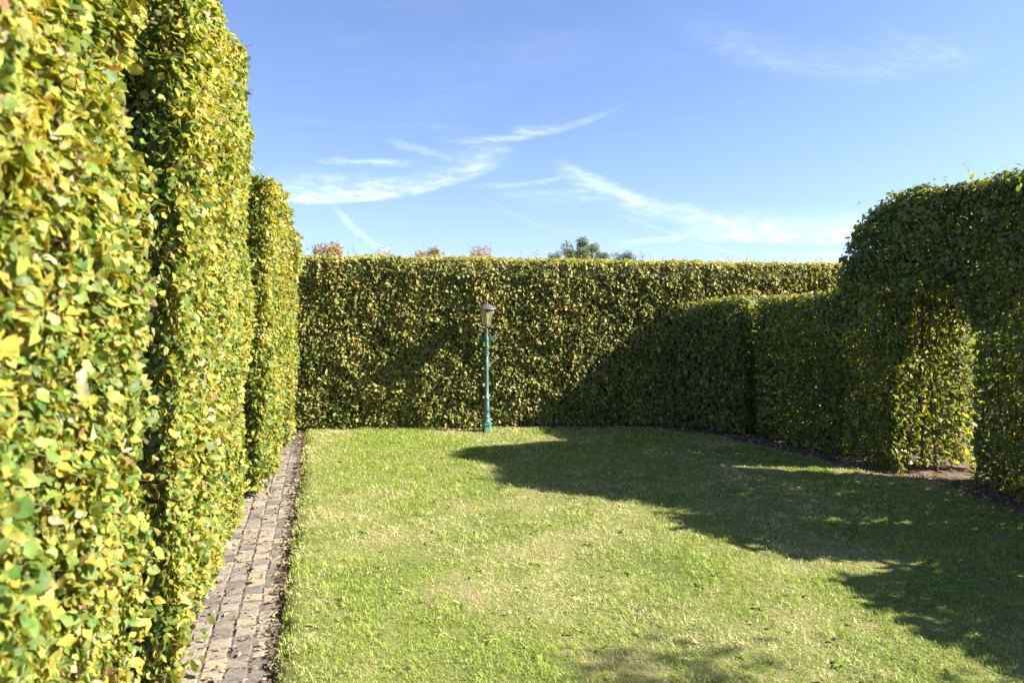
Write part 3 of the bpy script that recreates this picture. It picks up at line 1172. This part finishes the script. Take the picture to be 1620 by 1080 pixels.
make_hedge('beech_hedge', 'short hedge length outside the garden behind the low shaded hedge',
           Hedge([(5.5, 10.85), (5.55, 10.1), (5.6, 9.7)], [(6.3, 10.85), (6.35, 10.1), (6.4, 9.7)], [2.5, 2.5, 2.4]),
           {'front': 1, 'top': 1, 'end': 1}, 1500, 111, PAL_BACK, 0.07, LEAF_LO, n_stems=2, twigs=0)


# ------------------------------------------------------------------ garden lamp
def lathe(bm, prof, sides=16, rot=0.0):
    rings = []
    for r, z in prof:
        rings.append([bm.verts.new((r * math.cos(rot + 2 * math.pi * k / sides), r * math.sin(rot + 2 * math.pi * k / sides), z)) for k in range(sides)])
    for r0, r1 in zip(rings, rings[1:]):
        for k in range(sides):
            bm.faces.new((r0[k], r0[(k + 1) % sides], r1[(k + 1) % sides], r1[k]))
    bm.faces.new(rings[0][::-1])
    bm.faces.new(rings[-1])


def lamp():
    root = empty('lamp_post', (-0.385, 10.36, 0.0))
    tag(root, 'teal cast-iron garden lamp post with a glass lantern before the back hedge', 'lamp')
    bm = bmesh.new()
    lathe(bm, [(0.078, -0.06), (0.078, 0.03), (0.070, 0.04), (0.072, 0.088), (0.086, 0.095), (0.086, 0.112), (0.068, 0.120)], 6, math.radians(15))
    base = bm_obj('base', bm, M_TEAL, root, smooth=False)
    bm = bmesh.new()
    lathe(bm, [(0.064, 0.1185), (0.060, 0.14), (0.052, 0.17), (0.044, 0.20), (0.049, 0.205), (0.049, 0.222), (0.038, 0.228), (0.036, 0.245),
               (0.045, 0.252), (0.045, 0.262), (0.040, 0.27)], 20)
    bm_obj('pedestal', bm, M_TEAL, root)
    bm = bmesh.new()
    lathe(bm, [(0.041, 0.265), (0.0425, 0.34), (0.040, 0.44), (0.036, 0.475), (0.041, 0.482), (0.041, 0.498), (0.030, 0.507), (0.029, 0.7), (0.027, 0.95), (0.0255, 1.16)], 20)
    shaft = bm_obj('shaft', bm, M_TEAL, root)
    for z, r, h in ((1.15, 0.036, 0.02), (1.19, 0.031, 0.016), (1.235, 0.034, 0.02), (1.275, 0.041, 0.026)):
        bm = bmesh.new()
        lathe(bm, [(r * .8, z - h / 2 - .004), (r, z - h / 4), (r, z + h / 4), (r * .8, z + h / 2 + .004)], 20)
        bm_obj('ring', bm, M_TEAL, shaft)
    bm = bmesh.new()
    lathe(bm, [(0.026, 1.15), (0.026, 1.27), (0.034, 1.29), (0.028, 1.31), (0.030, 1.36), (0.036, 1.385), (0.028, 1.41), (0.021, 1.44), (0.019, 1.515), (0.024, 1.522), (0.018, 1.53)], 20)
    bm_obj('neck', bm, M_TEAL, root)
    for s in (-1, 1):
        bm = bmesh.new()
        # main S curve of the arm, rising outwards and ending in a curl
        pts = []
        ctrl = [(0.015, 1.365), (0.035, 1.40), (0.07, 1.412), (0.105, 1.425), (0.135, 1.452), (0.15, 1.485)]
        pts += ctrl
        cx, cz = 0.130, 1.487
        for k in range(9):
            a = -0.1 + k * 0.62
            r = 0.021 * (1 - k * 0.075)
            pts.append((cx + r * math.cos(a), cz + r * math.sin(a)))
        tube(bm, [(s * x, 0, z) for x, z in pts], [0.0115 - 0.0004 * i for i in range(len(pts))], 8)
        arm = bm_obj('scroll_arm', bm, M_TEAL, root)
        bm = bmesh.new()
        pts = [(0.062, 1.408)]
        cx, cz = 0.066, 1.378
        for k in range(11):
            a = 1.3 - k * 0.6
            r = 0.027 * (1 - k * 0.06)
            pts.append((cx + r * math.cos(a), cz + r * math.sin(a)))
        tube(bm, [(s * x, 0, z) for x, z in pts], [0.0095 - 0.0004 * i for i in range(len(pts))], 8)
        bm_obj('curl', bm, M_TEAL, arm)
    bm = bmesh.new()
    lathe(bm, [(0.014, 1.525), (0.015, 1.555), (0.024, 1.562), (0.020, 1.575), (0.03, 1.585), (0.05, 1.592)], 16)
    bm_obj('lantern_holder', bm, M_BRASS, root)
    # lantern
    zb, zt, rb, rt = 1.595, 1.838, 0.078, 0.118
    S = 6
    rot = math.radians(30)

    def pt(k, f, dr=0.0):
        a = rot + 2 * math.pi * k / S
        r = rb + (rt - rb) * f + dr
        return Vector((r * math.cos(a), r * math.sin(a), zb + (zt - zb) * f))
    lant = empty('lantern')
    lant.parent = root
    bm = bmesh.new()
    lathe(bm, [(rb + .004, zb - 0.012), (rb + .010, zb - 0.004), (rb + .008, zb + 0.006), (rb - .02, zb + .007)], 6, rot)
    bm_obj('lantern_floor', bm, M_FRAME, lant, smooth=False)
    for k in range(S):
        bm = bmesh.new()
        tube(bm, [pt(k, 0.02), pt(k, 1.0)], [0.0055, 0.0055], 6)
        bm_obj('frame_bar', bm, M_FRAME, lant)
        bm = bmesh.new()
        a, b, c, d = pt(k, .03), pt(k + 1, .03), pt(k + 1, .98), pt(k, .98)
        e = (b - a).normalized() * 0.006
        q = [a + e, b - e, c - e, d + e]
        nn = (b - a).cross(d - a).normalized() * 0.003
        vs = [bm.verts.new(p) for p in q] + [bm.verts.new(p - nn) for p in q]
        for f in ((0, 1, 2, 3), (7, 6, 5, 4), (0, 4, 5, 1), (1, 5, 6, 2), (2, 6, 7, 3), (3, 7, 4, 0)):
            bm.faces.new([vs[i] for i in f])
        bm_obj('pane', bm, M_GLASS, lant, smooth=False)
    bm = bmesh.new()
    lathe(bm, [(0.016, zb + .006), (0.016, zb + .05), (0.013, zb + .055), (0.018, zb + .08), (0.03, zb + .11), (0.032, zb + .13), (0.026, zb + .155), (0.012, zb + .168)], 16)
    mm = plain_material('bulb_glass', (0.75, 0.72, 0.62), (0.8, 0.78, 0.7), 5, 0.3, 0.5)
    bm_obj('bulb', bm, mm, lant)
    bm = bmesh.new()
    lathe(bm, [(0.110, zt - 0.002), (0.150, zt + 0.004), (0.152, zt + 0.011), (0.128, zt + 0.022), (0.098, zt + 0.048), (0.072, zt + 0.064), (0.050, zt + 0.076), (0.03, zt + .084)], 24)
    bm_obj('roof', bm, M_ROOFMETAL, root)
    bm = bmesh.new()
    lathe(bm, [(0.028, zt + .082), (0.020, zt + .095), (0.019, zt + .135), (0.034, zt + .143), (0.034, zt + .150), (0.016, zt + .158), (0.020, zt + .172), (0.014, zt + .185),
               (0.006, zt + .195), (0.005, zt + .225), (0.008, zt + .232), (0.002, zt + .25)], 16)
    bm_obj('finial', bm, M_COPPER, root)


lamp()


# ------------------------------------------------------------------ trees far beyond the hedge
def far_tree(name, label, u, dist, top_px, width_px, pal, seed, group, airy=0.0, upright=1.0, blobs=12, nleaf=3000, leaf=0.125):
    rng = np.random.default_rng(seed)
    x = (u - 810) / 1080 * dist
    H = CAM_H + (420 - top_px) / 1080 * dist
    Wd = width_px / 1080 * dist
    root = empty(name, (x, dist, -0.12))
    tag(root, label, 'tree', group)
    R = Wd / 2
    ch = min(H * 0.72, Wd * 1.15 * upright)
    zc = H - ch / 2
    bm = bmesh.new()
    tr = max(0.09, H * 0.022)
    tube(bm, [(0, 0, -.3), (0.05, 0, H * .25), (-0.05, 0.05, H * .55), (0, 0, H * .85)], [tr * 1.3, tr, tr * .7, tr * .2], 8)
    bm_obj('trunk', bm, M_BARK, root)
    # clumps of foliage at the ends of limbs
    cen, rad = [], []
    bl = bmesh.new()
    for b in range(blobs):
        a = 2 * math.pi * (b + rng.uniform(-.3, .3)) / blobs * 2.4
        f = rng.uniform(-0.85, 0.82) if b else 0.8
        rr = R * math.sqrt(max(0, 1 - f * f)) * rng.uniform(0.45, 0.8)
        c = Vector((math.cos(a) * rr, math.sin(a) * rr, zc + f * ch / 2 * 0.85))
        cen.append(c)
        rad.append(R * rng.uniform(0.32, 0.5))
        s = Vector((0, 0, max(H * .2, c.z - rr * 1.0 - R * .3)))
        tube(bl, [s, s.lerp(c, .55) + Vector((0, 0, .1 * R)), c], [tr * .4, tr * .25, tr * .08], 5)
    bm_obj('limbs', bl, M_BARK, root)
    P = []
    for c, r in zip(cen, rad):
        m = nleaf // blobs
        d = nrm(rng.normal(0, 1, (m, 3)))
        rr = r * rng.uniform(0.25, 1.0, m) ** (0.5) * (0.75 + 0.55 * vnoise(d + np.array(c), 0.5, seed))
        P.append(np.array(c) + d * rr[:, None] * np.array([1, 1, .85]))
    P = np.concatenate(P)
    P = P[rng.random(len(P)) > airy]
    n = len(P)
    cc = np.array([0, 0, zc])
    Nn = nrm((P - cc) / R * .6 + np.array([0, 0, .4]) + rng.normal(0, .6, (n, 3)))
    t = rng.normal(0, 1, (n, 3))
    T = nrm(t - Nn * (t * Nn).sum(1, keepdims=True))
    L = rng.uniform(0.5, 1.0, n) * R * leaf
    cols = palette_pick(rng, n, pal, (vnoise(P, R * .5, seed) - .5) * .5)
    me = leaves_mesh('crown', P, T, Nn, L, L * .7, cols, LEAF_LO, rng)
    o = link_mesh('crown', me, root, M_TREE)
    tag(o, kind='stuff')


PAL_OR = [(2, (0.24, 0.20, 0.09)), (4, (0.36, 0.25, 0.12)), (4, (0.40, 0.27, 0.13)), (2, (0.33, 0.20, 0.11)), (2, (0.36, 0.29, 0.15))]
PAL_PALEOR = [(3, (0.32, 0.26, 0.16)), (4, (0.42, 0.30, 0.18)), (3, (0.40, 0.26, 0.16))]
PAL_GR = [(4, (0.08, 0.13, 0.04)), (4, (0.13, 0.19, 0.06)), (2, (0.20, 0.24, 0.08)), (1, (0.22, 0.22, 0.08))]
PAL_GREYGR = [(4, (0.09, 0.125, 0.07)), (4, (0.13, 0.16, 0.08)), (2, (0.18, 0.19, 0.10))]
G = 'trees rising behind the back hedge'
far_tree('autumn_tree', 'broad orange-brown autumn treetop above the back hedge beside the tall left bay'.replace('tall left bay', 'lowest path-side bay'), 518, 130, 384, 62, PAL_OR, 201, G)
far_tree('autumn_tree', 'faint low pale brown treetop, only its tip above the back hedge', 598, 140, 391, 46, PAL_PALEOR, 202, G, airy=.3)
far_tree('autumn_tree', 'two-lobed orange treetop just showing above the back hedge', 680, 135, 391, 48, PAL_OR, 203, G, airy=.1)
far_tree('autumn_tree', 'twiggy pale orange treetop above the hedge near the lamp post', 760, 135, 388, 44, PAL_PALEOR, 204, G, airy=.25)
far_tree('poplar_tree', 'tallest green treetop above the back hedge', 914, 120, 374, 50, PAL_GR, 205, G, upright=1.4)
far_tree('poplar_tree', 'smaller green treetop leaning against the tallest green one, on its right'.replace(', on its right', ' on the lantern-far side'), 936, 124, 383, 34, PAL_GR, 206, G)
far_tree('small_tree', 'small light green treetop between the lamp post and the tallest green tree', 879, 125, 395, 26, PAL_GR, 207, G)
far_tree('small_tree', 'small grey-green treetop beside the green pair of trees', 954, 150, 397, 24, PAL_GREYGR, 208, G)
far_tree('small_tree', 'low rounded grey-green treetop standing apart from the green trees', 986, 150, 398, 40, PAL_GREYGR, 209, G)

# a garden tree beside the camera whose shadow dapples the near edge of the lawn
T_DIST = 2.8
far_tree('garden_tree', 'small leafy tree behind the waist-high hedge, beyond the frame', 810 + 7.9 / T_DIST * 1080, T_DIST, 420 - 2.5 / T_DIST * 1080,
         2.4 / T_DIST * 1080, PAL_GR, 210, None, airy=.3, blobs=14, nleaf=2600, leaf=0.075)


# ------------------------------------------------------------------ grass
def lawn_height(P):
    return -0.012 + 0.022 * vnoise(P, 0.6, 11) + 0.01 * vnoise(P, 0.14, 12)


def grass():
    rng = np.random.default_rng(77)
    M = 510000
    # denser close to the camera
    y = 2.6 * (LAWN_Y1 / 2.6) ** rng.random(M)
    a, b = path_edge(y) + 0.02, lawn_right(y) + 0.05
    x = a + (b - a) * rng.random(M)
    # drop what lies outside the picture by more than a step
    k = (x / y < 0.95) & (y > 2.9)
    x, y = x[k], y[k]
    P = np.stack([x, y, np.zeros(len(x))], 1)
    patch = vnoise(P, 0.9, 31) * .5 + vnoise(P, 0.33, 32) * .35 + vnoise(P, 0.1, 33) * .15
    fine = vnoise(P, 0.07, 34)
    edge = np.clip((x - a[k]) / 0.10, 0, 1)
    keep = rng.random(len(x)) < np.clip((0.74 - patch) * 4.0, 0.7, 1) * (0.35 + .65 * fine)
    hole = vnoise(P, 0.17, 40) * .6 + vnoise(P, 0.05, 41) * .4      # small worn spots
    keep &= (hole < 0.70) | (rng.random(len(x)) < 0.12)
    P, patch, fine, edge = P[keep], patch[keep], fine[keep], edge[keep]
    n = len(P)
    P[:, 2] = lawn_height(P) - 0.012
    tuft = vnoise(P, 0.22, 35)
    far = np.clip((P[:, 1] - 4) / 7, 0, 1)
    L = (0.020 + 0.021 * rng.random(n)) * (0.85 + 0.8 * np.clip((tuft - .35) * 2, 0, 1)) * (1 + .25 * far)
    W = (0.0021 + 0.0016 * rng.random(n)) * (1 + 0.9 * far)
    ang = rng.uniform(0, 2 * math.pi, n)
    bare = np.clip((patch - .47) * 7, 0, 1)
    lean = rng.uniform(0.2, 1.5, n) + bare * rng.uniform(0, 1.2, n)
    D = np.stack([np.cos(ang) * lean, np.sin(ang) * lean, np.ones(n)], 1)
    D /= np.linalg.norm(D, axis=1, keepdims=True)
    side = np.stack([-np.sin(ang), np.cos(ang), np.zeros(n)], 1)
    side = nrm(side + rng.normal(0, .3, (n, 3)))
    drop = np.array([0, 0, -1.0])
    v0 = P - side * (W / 2)[:, None]
    v1 = P + side * (W / 2)[:, None]
    mid = P + D * (L * .55)[:, None]
    v2 = mid + side * (W * .42)[:, None]
    v3 = mid - side * (W * .42)[:, None]
    v4 = P + D * L[:, None] + drop * (L * rng.uniform(0.05, .35, n))[:, None] + np.stack([np.cos(ang), np.sin(ang), np.zeros(n)], 1) * (L * .15)[:, None]
    V = np.stack([v0, v1, v2, v3, v4], 1).reshape(-1, 3)
    base = np.array([0, 1, 2, 3, 3, 2, 4])
    idx = (base[None] + (np.arange(n) * 5)[:, None]).ravel()
    dry = np.clip((patch - .50) * 3.0 + (fine - .5) * .9 + .07 + rng.normal(0, .30, n), 0, 1)
    g1 = np.array([0.18, 0.280, 0.040])
    g2 = np.array([0.41, 0.480, 0.095])
    st = np.array([0.62, 0.56, 0.30])
    lush = rng.random(n)[:, None]
    col = g1 * lush + g2 * (1 - lush)
    dd = dry[:, None]
    col = col * (1 - dd) + st * dd
    col *= rng.uniform(.7, 1.3, (n, 1)) * (0.72 + 0.56 * vnoise(P, 0.045, 36))[:, None]
    me = np_mesh('grass', V, idx, np.tile([4, 3], n), np.repeat(col, 5, axis=0))
    o = link_mesh('grass', me, mat=M_GRASS)
    tag(o, 'short sun-bleached green grass with straw-coloured patches covering the lawn', 'grass', kind='stuff')


grass()


# ------------------------------------------------------------------ lawn weeds: rosettes of broad leaves
def weeds():
    rng = np.random.default_rng(41)
    protos = []
    for k in range(5):
        m = int(rng.integers(7, 13))
        P = np.zeros((m, 3))
        a = rng.uniform(0, 2 * math.pi, m)
        el = rng.uniform(0.05, 0.55, m)
        T = np.stack([np.cos(a) * np.cos(el), np.sin(a) * np.cos(el), np.sin(el)], 1)
        Nn = np.stack([-np.cos(a) * np.sin(el), -np.sin(a) * np.sin(el), np.cos(el)], 1)
        L = rng.uniform(0.025, 0.085, m)
        cols = palette_pick(rng, m, [(3, (0.19, 0.26, 0.05)), (3, (0.28, 0.34, 0.07)), (1.5, (0.42, 0.45, 0.16)), (.2, (0.3, 0.3, 0.1))])
        me = leaves_mesh('rosette', P, T, Nn, L, L * rng.uniform(.22, .42, m), cols, LEAF_HI, rng, wobble=.5)
        me.materials.append(M_GRASS)
        protos.append(me)
    spots = [(700, 850), (690, 858), (770, 815), (765, 812), (590, 905), (600, 895), (930, 860), (1000, 905), (545, 960), (540, 985), (640, 935),
             (730, 955), (920, 995), (1010, 1000), (1080, 1040), (860, 1040), (1170, 1035), (620, 1055), (500, 990), (850, 890), (1040, 870), (960, 945),
             (700, 1000), (780, 1010), (1200, 960), (1110, 925), (880, 830), (1250, 1000), (1330, 1050), (760, 900), (660, 800), (580, 840)]
    for (u, v) in spots:
        y = 1080 * CAM_H / (v - 420)
        x = (u - 810) / 1080 * y
        o = bpy.data.objects.new('weed', protos[int(rng.integers(0, 5))])
        COL.objects.link(o)
        o.location = (x, y, float(lawn_height(np.array([[x, y, 0]]))[0]) - 0.004)
        o.rotation_euler = (0, 0, rng.uniform(0, 6.28))
        s = rng.uniform(.55, 1.1)
        o.scale = (s, s, s)
        tag(o, 'small broad-leaved weed rosette growing in the sunlit grass', 'weed', 'weeds in the sunlit part of the lawn')


weeds()


# ------------------------------------------------------------------ fallen leaves
def litter():
    rng = np.random.default_rng(91)
    pts = []

    def put(x, y, z):
        pts.append(np.stack([x, y, z], 1))
    # bed along the shaded hedges
    n = 2600
    y = rng.uniform(6.2, 10.9, n)
    xr = np.interp(y, RIGHT_Y, RIGHT_X)
    x = xr - 0.65 + rng.beta(2.2, 1.6, n) * 0.95
    put(x, y, np.full(n, -0.026))
    # gully between path and lawn, and path
    n = 1300
    y = rng.uniform(3.4, 10.6, n)
    x = path_edge(y) + 0.01 - np.abs(rng.normal(0, .04, n))
    put(x, y, np.full(n, -0.033))
    n = 700
    y = rng.uniform(3.4, 10.6, n)
    x = path_edge(y) - rng.random(n) * .62
    put(x, y, np.full(n, -0.026))
    # far end of the path and the foot of the back hedge
    n = 500
    lx = rng.uniform(-3.6, 2.4, n)
    put(lx, lx * 0.055 + 10.52 + rng.normal(0, .06, n), np.full(n, -0.01))
    n = 160
    y = rng.uniform(9.6, 10.6, n)
    put(path_edge(y) - rng.random(n) * .5, y, np.full(n, -.024))
    # strays on the lawn
    n = 650
    y = 3.2 * (10.6 / 3.2) ** rng.random(n)
    a, b = path_edge(y), lawn_right(y)
    put(a + (b - a) * rng.random(n), y, np.full(n, 0.018))
    P = np.concatenate(pts)
    n = len(P)
    P[:, 2] += rng.uniform(0, .012, n)
    Nn = nrm(np.array([0, 0, 1.0]) + rng.normal(0, .38, (n, 3)))
    t = rng.normal(0, 1, (n, 3))
    T = nrm(t - Nn * (t * Nn).sum(1, keepdims=True))
    L = rng.uniform(0.014, 0.050, n)
    cols = palette_pick(rng, n, [(4, (0.13, 0.092, 0.065)), (4, (0.21, 0.155, 0.11)), (3, (0.31, 0.24, 0.175)), (2, (0.40, 0.30, 0.21)), (0.6, (0.34, 0.29, 0.10))])
    me = leaves_mesh('fallen_leaves', P, T, Nn, L, L * rng.uniform(.5, .75, n), cols, LEAF_LO, rng, wobble=.6)
    o = link_mesh('fallen_leaves', me, mat=M_LITTER)
    tag(o, 'dry brown fallen leaves strewn along hedge feet, path edge and lawn', 'leaves', kind='stuff')


litter()
